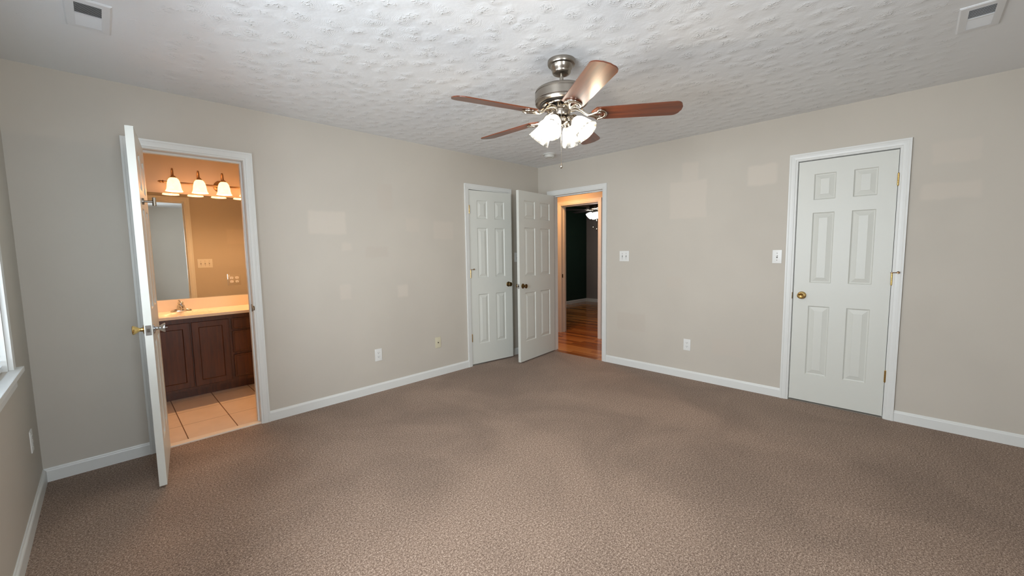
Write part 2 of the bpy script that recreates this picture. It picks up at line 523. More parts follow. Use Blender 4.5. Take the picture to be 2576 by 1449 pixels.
struct(MB().box(RX1, RX1+T, RY0, RY1, 0, H).build('wall_grey', 'grey_paint'), 'dim grey wall beside the dark green one', 'wall')
struct(MB().box(HX+T, RX1+T, RY0-T, RY0, 0, H).build('wall_beyond', 'grey_paint'), 'unseen wall of the room beyond the hallway', 'wall')
struct(MB().box(HX+T, RX1+T, RY0-T, RY1+T, H, H+0.08).build('ceiling_beyond', 'grey_paint'), 'dim ceiling of the room beyond the hallway', 'ceiling')

# ------------------------------------------------------------------ casings, jambs, baseboards
CASW = 0.060
PROF = [(0.0, 0.0), (0.0, 0.009), (0.004, 0.0115), (0.012, 0.0115), (0.016, 0.0145), (0.030, 0.0165), (0.044, 0.0165), (0.050, 0.019), (CASW, 0.019), (CASW, 0.0)]
def casing_into(mb, a, b, zt, place):
    """mitred casing on three sides of an opening a..b; place(u, v, z) -> xyz with v the height off the wall"""
    strips = []
    for (q, v) in PROF:
        strips.append([mb.bm.verts.new(place(*P)) for P in ((a-q, v, 0.0), (a-q, v, zt+q), (b+q, v, zt+q), (b+q, v, 0.0))])
    n = len(strips)
    for i in range(n):
        s0, s1 = strips[i], strips[(i+1) % n]
        for k in range(3): mb.bm.faces.new((s0[k], s0[k+1], s1[k+1], s1[k]))
    mb.bm.faces.new([s[0] for s in strips]); mb.bm.faces.new([s[3] for s in reversed(strips)])

def door_trim(name, label, op, along, near, far, stop_at, both=True):
    """casing both sides + jamb lining + stop. near/far: wall face coordinates (near = bedroom side)"""
    mb = MB()
    sg = -1 if near < far else 1
    P1 = (lambda uu, v, z: (uu, near+sg*v, z)) if along == 'x' else (lambda uu, v, z: (near+sg*v, uu, z))
    P2 = (lambda uu, v, z: (uu, far-sg*v, z)) if along == 'x' else (lambda uu, v, z: (far-sg*v, uu, z))
    casing_into(mb, op[0], op[1], DT, P1)
    if both: casing_into(mb, op[0], op[1], DT, P2)
    def b(u0, u1, w0, w1, z0, z1):
        if along == 'x': mb.box(u0, u1, w0, w1, z0, z1)
        else: mb.box(w0, w1, u0, u1, z0, z1)
    b(op[0]-0.001, op[0]+0.0015, near+0.0002, far-0.0002, 0, DT+0.001); b(op[1]-0.0015, op[1]+0.001, near+0.0002, far-0.0002, 0, DT+0.001); b(op[0]+0.0016, op[1]-0.0016, near+0.0002, far-0.0002, DT-0.0015, DT+0.001)
    s0, s1 = stop_at
    b(op[0]+0.001, op[0]+0.012, s0, s1, 0, DT-0.0155); b(op[1]-0.012, op[1]-0.001, s0, s1, 0, DT-0.0155); b(op[0]+0.001, op[1]-0.001, s0, s1, DT-0.0150, DT-0.001)
    o = mb.build(name, 'trim_white')
    return struct(o, label, 'door frame')
trim1 = door_trim('trim_1', 'white moulded frame around the bathroom doorway', BATH, 'x', 0, T, (0.046, 0.080))
trim2 = door_trim('trim_2', 'white moulded frame of the slightly open closet door', CLA, 'x', 0, T, (0.046, 0.080), False)
trim3 = door_trim('trim_3', 'white moulded frame around the hallway doorway', HALL, 'y', 0, T, (0.046, 0.080))
trim4 = door_trim('trim_4', 'white moulded frame of the closed closet door on the right', CLB, 'y', 0, T, (0.046, 0.080), False)
trim5 = door_trim('trim_5', 'white frame across the hallway, lit orange, around the dark room', OPP, 'y', HX, HX+T, (HX+0.06, HX+0.085))
# strike plates let into the latch-side jambs
s = MB(); s.box(BATH[1]-0.0035, BATH[1]-0.0012, 0.012, 0.040, 0.90, 0.957, 0.0008); s.box(BATH[1]-0.002, BATH[1]+0.004, 0.002, 0.014, 0.908, 0.949, 0.001)
s.tube([(BATH[1]+0.003, -0.004, 0.910), (BATH[1]+0.003, -0.013, 0.918), (BATH[1]+0.003, -0.015, 0.929), (BATH[1]+0.003, -0.013, 0.940), (BATH[1]+0.003, -0.004, 0.948)], 0.004, 8)
s.build('strike_plate', 'antique_brass', trim1, True)
s = MB(); s.box(HX+0.015, HX+0.042, OPP[1]-0.003, OPP[1]-0.0005, 0.90, 0.957, 0.0008)
s.build('strike_plate', 'antique_brass', trim5)
s = MB(); s.box(-0.0135, 0.004, CLB[1]-0.001, CLB[1]+0.004, 0.895, 0.95, 0.002)
s.build('strike_plate', 'antique_brass', trim4)

BB = [(0, 0), (0.0135, 0), (0.0135, 0.066), (0.0115, 0.072), (0.007, 0.077), (0.005, 0.083), (0, 0.083)]
def baseboard(name, a, b, axis, wallpos, sgn, label, mat='trim_white'):
    mb = MB()
    ring = []
    for uu in (a, b):
        ring.append([mb.bm.verts.new((uu, wallpos+sgn*v, z) if axis == 'x' else (wallpos+sgn*v, uu, z)) for v, z in BB])
    n = len(BB)
    for i in range(n): mb.bm.faces.new((ring[0][i], ring[0][(i+1) % n], ring[1][(i+1) % n], ring[1][i]))
    mb.bm.faces.new(list(reversed(ring[0]))); mb.bm.faces.new(ring[1])
    return struct(mb.build(name, mat), label, 'baseboard')
baseboard('baseboard_back', XL, BATH[0]-CASW, 'x', 0, -1, 'short white baseboard left of the bathroom doorway')
baseboard('baseboard_back', BATH[1]+CASW, CLA[0]-CASW, 'x', 0, -1, 'long white baseboard between bathroom doorway and slightly open closet door')
baseboard('baseboard_back', CLA[1]+CASW, -0.014, 'x', 0, -1, 'white baseboard scrap behind the open hallway door')
baseboard('baseboard_right', HALL[1]+CASW, 0.0, 'y', 0, -1, 'white baseboard scrap hidden behind the open hallway door')
baseboard('baseboard_right', CLB[1]+CASW, HALL[0]-CASW, 'y', 0, -1, 'white baseboard between hallway doorway and right closet door')
baseboard('baseboard_right', YF, CLB[0]-CASW, 'y', 0, -1, 'white baseboard at the right edge past the closet door')
baseboard('baseboard_left', YF, -0.0136, 'y', XL, 1, 'white baseboard under the window at the left edge')
baseboard('baseboard_front', XL, 0, 'x', YF, 1, 'white baseboard behind the camera')
baseboard('baseboard_green', OPP[1]+0.8, RX1, 'x', RY1, -1, 'white baseboard under the dark green wall')
baseboard('baseboard_grey', RY0, RY1-0.0136, 'y', RX1, -1, 'white baseboard under the dim grey wall')

# ------------------------------------------------------------------ doors
LEAF_T = 0.035
ROWS = [(0.235, 0.825), (1.02, 1.60), (1.705, 1.915)]       # panel heights above the leaf's foot
def leaf(mb, w, h, z0, ysg):
    """six-panel moulded leaf; x 0.003..w, thickness from ysg*0.008 to ysg*0.043"""
    x0 = 0.003
    st = 0.108; pw = (w-3*st)/2
    xs = [0, st, st+pw, 2*st+pw, 2*st+2*pw, w]
    zs = [0]+[v for rr in ROWS for v in rr]+[h]
    cache = {}
    def V(x, y, z):
        k = (round(x, 5), round(y, 5), round(z, 5))
        if k not in cache: cache[k] = mb.bm.verts.new((x0+x, y, z0+z))
        return cache[k]
    RING = [(0.0, 0.0), (0.007, 0.0085), (0.012, 0.0095), (0.042, 0.0014), (0.0435, 0.0004)]
    for face in (0, 1):
        yb = ysg*0.008 if face == 0 else ysg*(0.008+LEAF_T)
        inn = ysg if face == 0 else -ysg
        for i in range(5):
            for j in range(len(zs)-1):
                xa, xb, za, zb = xs[i], xs[i+1], zs[j], zs[j+1]
                if i in (1, 3) and j in (1, 3, 5):
                    prev = None
                    for (ins, dep) in RING:
                        y = yb+inn*dep
                        cur = [V(xa+ins, y, za+ins), V(xb-ins, y, za+ins), V(xb-ins, y, zb-ins), V(xa+ins, y, zb-ins)]
                        if prev:
                            for k in range(4): mb.bm.faces.new((prev[k], prev[(k+1) % 4], cur[(k+1) % 4], cur[k]))
                        prev = cur
                    mb.bm.faces.new(prev)
                else:
                    mb.bm.faces.new((V(xa, yb, za), V(xb, yb, za), V(xb, yb, zb), V(xa, yb, zb)))
    ya, yb = ysg*0.008, ysg*(0.008+LEAF_T)
    for i in range(5):
        for z in (0, h): mb.bm.faces.new((V(xs[i], ya, z), V(xs[i+1], ya, z), V(xs[i+1], yb, z), V(xs[i], yb, z)))
    for j in range(len(zs)-1):
        for x in (0, w): mb.bm.faces.new((V(x, ya, zs[j]), V(x, ya, zs[j+1]), V(x, yb, zs[j+1]), V(x, yb, zs[j])))

TULIP = [(0.031, 0.0), (0.031, 0.003), (0.027, 0.008), (0.013, 0.012), (0.011, 0.020), (0.0105, 0.028), (0.014, 0.036), (0.020, 0.046), (0.0265, 0.058), (0.0275, 0.064), (0.025, 0.067), (0.018, 0.0655), (0.0, 0.0645)]
BALL = [(0.032, 0.0), (0.032, 0.004), (0.027, 0.009), (0.012, 0.013), (0.011, 0.024), (0.017, 0.030), (0.025, 0.038), (0.028, 0.048), (0.026, 0.057), (0.019, 0.063), (0.0, 0.065)]
DISH = [(0.033, 0.0), (0.033, 0.004), (0.028, 0.008), (0.013, 0.012), (0.012, 0.022), (0.018, 0.030), (0.026, 0.040), (0.029, 0.050), (0.027, 0.058), (0.021, 0.0605), (0.015, 0.056), (0.0, 0.0535)]
def knob(prof, mat, parent, x, y, z, ydir, label):
    M = Matrix.Translation((x, y, z)) @ Matrix.Rotation(-ydir*PI/2, 4, 'X') @ Matrix.Diagonal((0.96, 0.96, 0.80, 1))
    o = MB().lathe(prof, 36, M, False).build('doorknob', mat, parent, True)
    o['label'] = label
    return o
def hinge(parent, z, ysg, mat='brass', leafmat=None):
    mb = MB()
    prof = [(0.0, -0.049), (0.0035, -0.048), (0.0045, -0.045), (0.0062, -0.044)]
    for k in range(5):
        a = -0.044+k*0.0176
        prof += [(0.0062, a+0.0005), (0.0062, a+0.0168), (0.0054, a+0.0172)]
    prof += [(0.0062, 0.044), (0.0045, 0.045), (0.0035, 0.048), (0.0, 0.049)]
    mb.lathe(prof, 14, Matrix.Translation((0, -ysg*0.0015, z)))
    mb.box(0.0004, 0.0022, ysg*0.002, ysg*0.036, z-0.044, z+0.044)
    return mb.build('hinge', mat, parent, True)
def pin_stop(parent, z, ysg, side=1):
    """hinge-pin door stop: ring on the pin with a padded arm"""
    mb = MB()
    y = -ysg*0.0015
    mb.lathe([(0.009, -0.003), (0.009, 0.003)], 14, Matrix.Translation((0, y, z)))
    mb.tube([(0, y, z), (side*0.016, y-ysg*0.012, z+0.001), (side*0.034, y-ysg*0.020, z+0.002)], 0.0032, 8)
    mb.lathe([(0.004, -0.004), (0.009, 0.0), (0.009, 0.006), (0.006, 0.008)], 12, Matrix.Translation((side*0.034, y-ysg*0.018, z+0.002)) @ Matrix.Rotation(ysg*PI/2*0.8, 4, 'X'))
    return mb.build('door_stop', 'bronze', parent, True)
def latch(parent, w, z, ysg, mat='chrome', bolt=0.008):
    yc = ysg*(0.008+LEAF_T/2)
    o = MB().box(0.003+w-0.0005, 0.003+w+0.0022, yc-0.0125, yc+0.0125, z-0.0285, z+0.0285, 0.0008).build('latch_plate', mat, parent)
    MB().box(0.003+w, 0.003+w+bolt, yc-0.0065, yc+0.0065, z-0.010, z+0.010, 0.0015).build('latch_bolt', 'dark_nickel', o)
    return o

def door(name, label, loc, rz, w, ysg, knobs, kz, z0=0.016, h=2.024, stop_z=None, stop_side=1, hz=(0.335, 1.085, 1.822), latched=True):
    root = empty(name, loc, rz, label=label, cat='door', kind='structure')
    mb = MB(); leaf(mb, w, h, z0, ysg)
    mb.build('door_panel', 'door_white', root)
    kx = 0.003+w-0.060
    for (face, prof, mat, lab) in knobs:
        yy = ysg*0.008 if face == 0 else ysg*(0.008+LEAF_T)
        knob(prof, mat, root, kx, yy, kz, -ysg if face == 0 else ysg, lab)
    for z in hz: hinge(root, z, ysg)
    if stop_z: pin_stop(root, stop_z, ysg, stop_side)
    if latched: latch(root, w, kz, ysg)
    return root

d1 = door('door_1', 'white six-panel bathroom door swung open, seen nearly edge on', (BATH[0]+0.003, -0.008, 0), R(-96.6), 0.602, 1,
          [(0, TULIP, 'brass', 'polished brass tulip knob'), (1, TULIP, 'chrome', 'chrome tulip knob with privacy pin')], 0.928, stop_z=1.134, stop_side=-1)
MB().lathe([(0.0028, 0.0), (0.0028, 0.012), (0.0, 0.0125)], 10, Matrix.Translation((0.553, 0.043+0.051, 0.928)) @ Matrix.Rotation(-PI/2, 4, 'X')).build('privacy_pin', 'chrome', d1, True)
# robe hook on the bathroom side of that door
hk = MB()
hx, hz_ = 0.470, 1.655
My = Matrix.Rotation(-PI/2, 4, 'X')
hk.lathe([(0.019, 0.0), (0.019, 0.007), (0.017, 0.009)], 24, Matrix.Translation((hx, 0.043, hz_)) @ My)
hk.lathe([(0.006, 0.008), (0.006, 0.050)], 14, Matrix.Translation((hx, 0.043, hz_)) @ My)
hk.lathe([(0.0085, -0.024), (0.0095, -0.023), (0.0095, 0.023), (0.0085, 0.024)], 18, Matrix.Translation((hx, 0.043+0.052, hz_+0.001)))
hk.build('robe_hook', 'brushed_nickel', d1, True)

door('door_2', 'white six-panel closet door standing slightly ajar left of the corner', (CLA[0], -0.008, 0), R(-7.0), 0.610, 1,
     [(0, BALL, 'antique_brass', 'antique brass round knob')], 0.935, stop_z=1.135, stop_side=1)
door('door_3', 'white six-panel hallway door swung wide open in front of the corner', (-0.008, HALL[1]-0.0015, 0), R(-90-83.2), 0.758, 1,
     [(0, BALL, 'antique_brass', 'antique brass round knob'), (1, TULIP, 'antique_brass', 'antique brass tulip knob')], 0.927)
door('door_4', 'white six-panel closet door, closed, on the right wall', (-0.008, CLB[0]+0.0015, 0), R(90), 0.610, -1,
     [(0, DISH, 'brass', 'polished brass dished knob')], 0.927, stop_z=1.133, stop_side=-1, latched=False)

# ------------------------------------------------------------------ windows
def window(name, label, axis, wall, inward, op, blinds):
    """axis along the wall; wall = room face coordinate, inward = direction into the room"""
    a, b, z0, z1 = op
    root = empty(name, (0, 0, 0), label=label, cat='window', kind='structure')
    def P(uu, dep): return (wall-inward*dep, uu) if axis == 'y' else (uu, wall-inward*dep)
    def bx(mb, u0, u1, d0, d1, za, zb, bev=0):
        p, q = P(u0, d0), P(u1, d1); mb.box(p[0], q[0], p[1], q[1], za, zb, bev)
    mb = MB()                                                     # casing: two legs and a head, then jamb lining
    for (c0, c1) in ((a-0.060, a), (b, b+0.060)): bx(mb, c0, c1, -0.017, 0.0, z0, z1+0.060, 0.003)
    bx(mb, a, b, -0.017, 0.0, z1, z1+0.060, 0.003)
    bx(mb, a, a+0.012, 0.0, T, z0, z1); bx(mb, b-0.012, b, 0.0, T, z0, z1); bx(mb, a, b, 0.0, T, z1-0.012, z1)
    mb.build('window_casing', 'trim_white', root)
    mb = MB(); bx(mb, a-0.085, b+0.085, -0.040, 0.0, z0-0.024, z0, 0.003); bx(mb, a, b, -0.001, T, z0-0.024, z0-0.0005)
    bx(mb, a-0.06, b+0.06, -0.015, 0.0, z0-0.090, z0-0.024, 0.002)
    mb.build('window_sill', 'trim_white', root)
    mb = MB(); zm = (z0+z1)/2
    for (u0, u1, za, zb) in ((a+0.012, a+0.052, z0, z1-0.012), (b-0.052, b-0.012, z0, z1-0.012), (a+0.05, b-0.05, z0, z0+0.045), (a+0.05, b-0.05, z1-0.055, z1-0.012), (a+0.05, b-0.05, zm-0.02, zm+0.02)):
        bx(mb, u0, u1, 0.065, 0.105, za, zb, 0.003)
    mb.build('window_sash', 'trim_white', root)
    mb = MB(); bx(mb, a+0.05, b-0.05, 0.083, 0.087, z0+0.04, z1-0.05)
    mb.build('window_pane', 'window_glass', root)
    if blinds:
        bl = MB(); bx(bl, a+0.016, b-0.016, 0.012, 0.045, z1-0.045, z1-0.013)
        blr = bl.build('blind', 'blind_vinyl', root)
        sl = MB()
        z = z0+0.030
        while z < z1-0.05:
            p, q = P(a+0.018, 0.014), P(b-0.018, 0.040)
            sl.box(p[0], q[0], p[1], q[1], z, z+0.0012); z += 0.023
        sl.build('blind_slats', 'blind_vinyl', blr)
        br = MB(); bx(br, a+0.018, b-0.018, 0.014, 0.040, z0+0.006, z0+0.020, 0.003); br.build('bottom_rail', 'blind_vinyl', blr)
    return root
window('window_1', 'bright window with white blind and sill at the left edge', 'y', XL, 1, WIN1, True)
window('window_2', 'bright window beside the camera', 'y', XL, 1, WIN2, False)
window('window_3', 'bright window behind the camera', 'x', YF, 1, WIN3, False)

# ------------------------------------------------------------------ wall plates
def plate_root(name, label, cat, loc, rz, group=None): return empty(name, loc, rz, label=label, cat=cat, group=group)
def cover(root, w, h, mat='plate_white'):
    mb = MB(); mb.box(-w/2, w/2, -0.0055, 0.0, -h/2, h/2, 0.0025)
    return mb.build('cover_plate', mat, root, True)
def screw(root, x, z, mat='plate_white'):
    MB().lathe([(0.0032, 0.0), (0.0032, 0.001), (0.0, 0.0014)], 10, Matrix.Translation((x, -0.0053, z)) @ Matrix.Rotation(PI/2, 4, 'X')).build('screw', mat, root)
def receptacle(root, x, z, mat='plate_white'):
    poly = [(0.0165*math.cos(a), max(-0.0125, min(0.0125, 0.0165*math.sin(a)))) for a in [2*PI*k/28 for k in range(28)]]
    M = Matrix.Translation((x, -0.0052, z)) @ Matrix.Rotation(PI/2, 4, 'X')
    o = MB().prism(poly, 0.0, 0.0018, M).build('receptacle', mat, root)
    s = MB(); s.box(x-0.0075, x-0.0053, -0.0073, -0.0068, z-0.001, z+0.0075); s.box(x+0.0053, x+0.0075, -0.0073, -0.0068, z+0.0005, z+0.0075)
    s.lathe([(0.0026, 0.0), (0.0026, 0.0005)], 10, Matrix.Translation((x, -0.0068, z-0.0065)) @ Matrix.Rotation(PI/2, 4, 'X'))
    s.build('slots', 'slot_dark', o)
def outlet(label, loc, rz, group='white duplex outlets near the floor'):
    rt = plate_root('wall_outlet', label, 'outlet', loc, rz, group)
    cover(rt, 0.071, 0.117); receptacle(rt, 0, 0.0195); receptacle(rt, 0, -0.0195); screw(rt, 0, 0)
    return rt
def toggle(root, x, mat='plate_white'):
    mb = MB(); mb.box(x-0.0052, x+0.0052, -0.0064, -0.005, -0.012, 0.012)
    mb.build('toggle_slot', 'slot_dark', root)
    p = [(-0.006, 0.0045), (-0.0165, 0.0125), (-0.0185, 0.0085), (-0.006, -0.006)]
    mb = MB()
    A = [mb.bm.verts.new((x-0.0042, y, z)) for y, z in p]; B = [mb.bm.verts.new((x+0.0042, y, z)) for y, z in p]
    mb.bm.faces.new(A); mb.bm.faces.new(list(reversed(B)))
    for i in range(4): mb.bm.faces.new((A[i], B[i], B[(i+1) % 4], A[(i+1) % 4]))
    mb.build('toggle', mat, root)
def switch(label, loc, rz, gangs, w=None):
    rt = plate_root('light_switch', label, 'light switch', loc, rz)
    w = w or (0.071 if gangs == 1 else 0.046*gangs+0.026)
    cover(rt, w, 0.117)
    for k in range(gangs):
        x = (k-(gangs-1)/2)*0.046
        toggle(rt, x); screw(rt, x, 0.030, 'dark_nickel'); screw(rt, x, -0.030, 'dark_nickel')
    return rt
outlet('white outlet low on the long wall, left of the ivory cable plate', (-2.370, 0, 0.362), 0)
outlet('white outlet low on the wall between hallway and right closet door', (0, -2.011, 0.352), R(-90))
outlet('white outlet low under the window at the left edge', (XL, -0.31, 0.360), R(90))
ct = plate_root('cable_plate', 'ivory cable plate with one dark jack, beside the slightly open closet door', 'cable plate', (-1.679, 0, 0.365), 0)
cover(ct, 0.071, 0.117, 'plate_ivory')
MB().lathe([(0.0065, 0.0), (0.0065, 0.002), (0.0045, 0.0025), (0.0045, 0.007), (0.0, 0.007)], 12, Matrix.Translation((0, -0.0054, 0)) @ Matrix.Rotation(PI/2, 4, 'X')).build('cable_jack', 'dark_nickel', ct, True)
screw(ct, 0, 0.042, 'plate_ivory'); screw(ct, 0, -0.042, 'plate_ivory')
switch('white double light switch just right of the hallway doorway', (0, -1.287, 1.264), R(-90), 2)
switch('white single light switch just left of the closed right closet door', (0, -2.772, 1.255), R(-90), 1)
switch('white light switch half hidden between closet door and open hallway door', (-0.438, 0, 1.262), 0, 1)

# ------------------------------------------------------------------ ceiling registers and smoke detector
def register(label, loc, rz):
    """long axis = local +y (pointing away from the camera side)"""
    rt = empty('ceiling_vent', loc, rz, label=label, cat='vent', group='white ceiling registers')
    W2, L2, w2, l2 = 0.076, 0.160, 0.047, 0.126
    mb = MB()
    lo = [(-W2, -L2), (W2, -L2), (W2, L2), (-W2, L2)]; li = [(-w2, -l2), (w2, -l2), (w2, l2), (-w2, l2)]
    rings = []
    for poly, z, ins in ((lo, 0.0, 0), (lo, -0.003, 0), (lo, -0.007, 0.006), (li, -0.008, -0.004), (li, -0.006, 0), (li, -0.001, 0)):
        rings.append([mb.bm.verts.new((x-math.copysign(ins, x), y-math.copysign(ins, y), z)) for x, y in poly])
    for a, b in zip(rings[:-1], rings[1:]):
        for k in range(4): mb.bm.faces.new((a[k], a[(k+1) % 4], b[(k+1) % 4], b[k]))
    mb.build('vent_frame', 'vent_white', rt)
    MB().box(-w2, w2, -l2, l2, -0.0016, -0.0004).build('vent_duct', 'duct_dark', rt)
    n = 24
    for half, (ya, yb, sg) in enumerate(((-l2, -0.010, 1), (0.000, l2, -1))):
        mb = MB(); k = 11
        for i in range(k):
            y = ya+(yb-ya)*(i+0.5)/k
            if sg > 0:
                v = [mb.bm.verts.new(q) for q in ((-w2, y-0.0055, -0.0082), (w2, y-0.0055, -0.0082), (w2, y+0.0055, -0.0038), (-w2, y+0.0055, -0.0038), (-w2, y-0.0055, -0.0074), (w2, y-0.0055, -0.0074), (w2, y+0.0055, -0.0030), (-w2, y+0.0055, -0.0030))]
                for q in ((0, 1, 2, 3), (4, 7, 6, 5), (0, 4, 5, 1), (2, 6, 7, 3), (1, 5, 6, 2), (0, 3, 7, 4)): mb.bm.faces.new([v[j] for j in q])
            else:
                dy = 0.0062
                v = [mb.bm.verts.new(q) for q in ((-w2, y-dy, -0.0030), (w2, y-dy, -0.0030), (w2, y+dy, -0.0082), (-w2, y+dy, -0.0082), (-w2, y-dy, -0.0020), (w2, y-dy, -0.0020), (w2, y+dy, -0.0072), (-w2, y+dy, -0.0072))]
                for q in ((0, 1, 2, 3), (4, 7, 6, 5), (0, 4, 5, 1), (2, 6, 7, 3), (1, 5, 6, 2), (0, 3, 7, 4)): mb.bm.faces.new([v[j] for j in q])
        if sg > 0: mb.box(-w2, w2, -0.010, 0.000, -0.008, -0.002)
        mb.build('louvre', 'vent_white', rt)
    return rt
register('white ceiling register near the window at top left', (-4.143, -0.902, H), 0)
register('white ceiling register at top right above the right wall', (-1.088, -3.800, H), R(-90))

sd = empty('smoke_detector', (-0.485, -0.60, H), label='small round white smoke detector on the ceiling by the corner', cat='smoke detector')
MB().lathe([(0.0, 0.0), (0.074, 0.0), (0.074, -0.008), (0.070, -0.012), (0.0, -0.012)], 36).build('mounting_base', 'detector_white', sd, True)
MB().lathe([(0.0, -0.012), (0.058, -0.012), (0.060, -0.016), (0.058, -0.034), (0.050, -0.042), (0.036, -0.044), (0.033, -0.041), (0.0, -0.041)], 36).build('detector_cover', 'detector_white', sd, True)

# ------------------------------------------------------------------ ceiling fan
FC = Vector((-2.205, -2.110, H))
fan = empty('ceiling_fan', FC, 0, label='brushed nickel ceiling fan with five cherry blades and four lit glass shades', cat='ceiling fan')
MB().lathe([(0.0, 0.0), (0.080, 0.0), (0.081, -0.004), (0.081, -0.020), (0.078, -0.026), (0.066, -0.029), (0.064, -0.036), (0.059, -0.050), (0.052, -0.058), (0.051, -0.061), (0.055, -0.062), (0.054, -0.067), (0.048, -0.075), (0.036, -0.080), (0.020, -0.081), (0.0, -0.081)], 48).build('canopy', 'brushed_nickel', fan, True)
MB().lathe([(0.0115, -0.070), (0.0115, -0.150), (0.018, -0.152), (0.018, -0.162)], 20).build('downrod', 'brushed_nickel', fan, True)
MB().lathe([(0.0, -0.156), (0.050, -0.156), (0.120, -0.159), (0.143, -0.163), (0.152, -0.170), (0.1555, -0.179), (0.1555, -0.182), (0.1535, -0.183), (0.1535, -0.186), (0.156, -0.188), (0.156, -0.228), (0.1535, -0.231), (0.1535, -0.234), (0.1555, -0.236), (0.153, -0.245), (0.145, -0.250), (0.132, -0.248), (0.0, -0.246)], 64).build('motor_housing', 'brushed_nickel', fan, True)
vr = MB(); vr.lathe([(0.0, -0.247), (0.128, -0.247), (0.128, -0.251), (0.0, -0.254)], 48)
vring = vr.build('vent_plate', 'dark_iron', fan, True)
vb = MB()
for k in range(20):
    a0 = 2*PI*k/20; a1 = a0+(0.11 if k % 2 else -0.11)
    vb.tube([(0.060*math.cos(a0), 0.060*math.sin(a0), -0.266), (0.100*math.cos(a1), 0.100*math.sin(a1), -0.258), (0.112*math.cos(a1), 0.112*math.sin(a1), -0.253)], 0.0050, 6)
vb.tube([(0.108*math.cos(2*PI*k/40), 0.108*math.sin(2*PI*k/40), -0.257) for k in range(40)], 0.0065, 8, True)
vb.build('vent_ribs', 'polished_nickel', vring, True)
MB().lathe([(0.056, -0.250), (0.061, -0.254), (0.061, -0.276), (0.057, -0.280), (0.051, -0.281), (0.051, -0.310), (0.047, -0.316), (0.030, -0.318), (0.0, -0.318)], 40).build('switch_housing', 'brushed_nickel', fan, True)
# fitter with four curved sockets
MB().lathe([(0.026, -0.317), (0.036, -0.322), (0.041, -0.334), (0.036, -0.348), (0.022, -0.356), (0.010, -0.362), (0.008, -0.370), (0.0, -0.373)], 32).build('light_fitter', 'brushed_nickel', fan, True)

# blades (one built, four copied): local +x runs out along the blade
PITCH_B = R(-12)
def blade_outline():
    r0, r1, wr, wt = 0.172, 0.672, 0.062, 0.0685
    pts = []
    def arc(cx, cy, rx, ry, a0, a1, n=8):
        for k in range(n+1):
            a = R(a0+(a1-a0)*k/n); pts.append((cx+rx*math.cos(a), cy+ry*math.sin(a)))
    pts.append((r0, -0.020)); pts.append((r0+0.030, -wr))
    arc(r1-0.040, -wt+0.040, 0.040, 0.040, -90, -8)
    for k in range(1, 6):                                    # slightly bowed tip
        y = -wt+0.040+(2*wt-0.084)*k/6; pts.append((r1+0.006*(1-(y/wt)**2), y))
    arc(r1-0.044, wt-0.044, 0.044, 0.044, 6, 90)
    pts.append((r0+0.030, wr)); pts.append((r0, 0.020))
    return pts
ZB = -0.308
Rx = Matrix.Rotation(PITCH_B, 4, 'X')
def make_blade(az):
    mb = MB(); mb.prism(blade_outline(), -0.003, 0.003, Matrix.Translation((0, 0, ZB)) @ Rx)
    b = mb.build('fan_blade', 'cherry_blade', fan)
    b.rotation_euler = (0, 0, az)
    ir = MB()
    def L(x, y, z): return Matrix.Translation((0, 0, ZB)) @ Rx @ Vector((x, y, z))
    loop = []
    for k in range(36):                                        # teardrop loop screwed under the blade root
        a = 2*PI*k/36
        ca = math.cos(a)
        x = 0.205+0.050*ca
        y = 0.046*math.sin(a)*(0.55+0.45*ca if ca < 0 else 1.0)
        loop.append(L(x, y, -0.0075))
    ir.tube(loop, 0.0080, 10, True)
    ir.tube([(0.056, 0, -0.268), (0.085, 0, -0.272), (0.115, 0, -0.286), (0.138, 0, -0.304), L(0.156, 0, -0.008)], [0.015, 0.012, 0.010, 0.010, 0.010], 10)
    ir.tube([L(0.156, 0, -0.0075), L(0.200, 0.016, -0.0075), L(0.222, 0.020, -0.0075)], 0.0075, 8)
    ir.tube([L(0.156, 0, -0.0075), L(0.200, -0.016, -0.0075), L(0.222, -0.020, -0.0075)], 0.0075, 8)
    for (x, y) in ((0.222, 0.020), (0.222, -0.020), (0.254, 0.0)):
        q = L(x, y, -0.009); ir.sphere(q, 0.0085, (1, 1, 0.6))
    i = ir.build('blade_iron', 'polished_nickel', b, True)
    return b, i
AZ0 = R(162.5)
b0, i0 = make_blade(AZ0)
for k in range(1, 5):
    b = dup(b0, fan); b.rotation_euler = (0, 0, AZ0-R(72)*k)
    dup(i0, b)

# four bell shades
SH_AZ = [192, 282, 12, 102]
prof_out = [(0.020, 0.0), (0.026, 0.004), (0.034, 0.014), (0.043, 0.030), (0.050, 0.050), (0.055, 0.070), (0.060, 0.088), (0.066, 0.102), (0.071, 0.111)]
prof = prof_out + [(rr-0.0028, zz+0.0006) for rr, zz in reversed(prof_out)]
neck, axis = SH_NECK, SH_AXIS
Mloc = Matrix.Translation(neck) @ axis.to_track_quat('Z', 'Y').to_matrix().to_4x4()
sock = MB()
sock.tube([(0.022, 0, -0.334), (0.044, 0, -0.324), (0.062, 0, -0.326), (0.074, 0, -0.338)], [0.008, 0.0085, 0.009, 0.011], 12)
sock.lathe([(0.012, -0.026), (0.019, -0.022), (0.0225, -0.012), (0.0225, 0.004), (0.0245, 0.006), (0.0245, 0.012), (0.020, 0.013), (0.0, 0.013)], 24, Mloc)
shd = MB(); shd.lathe(prof, 44, Mloc, False, False)
for f0, f1 in (): pass
blb = MB(); blb.lathe([(0.0, 0.014), (0.010, 0.016), (0.012, 0.030), (0.018, 0.042), (0.024, 0.056), (0.026, 0.066), (0.024, 0.076), (0.016, 0.086), (0.0, 0.090)], 20, Mloc)
so = sock.build('lamp_socket', 'brushed_nickel', fan, True); so.rotation_euler = (0, 0, R(SH_AZ[0]))
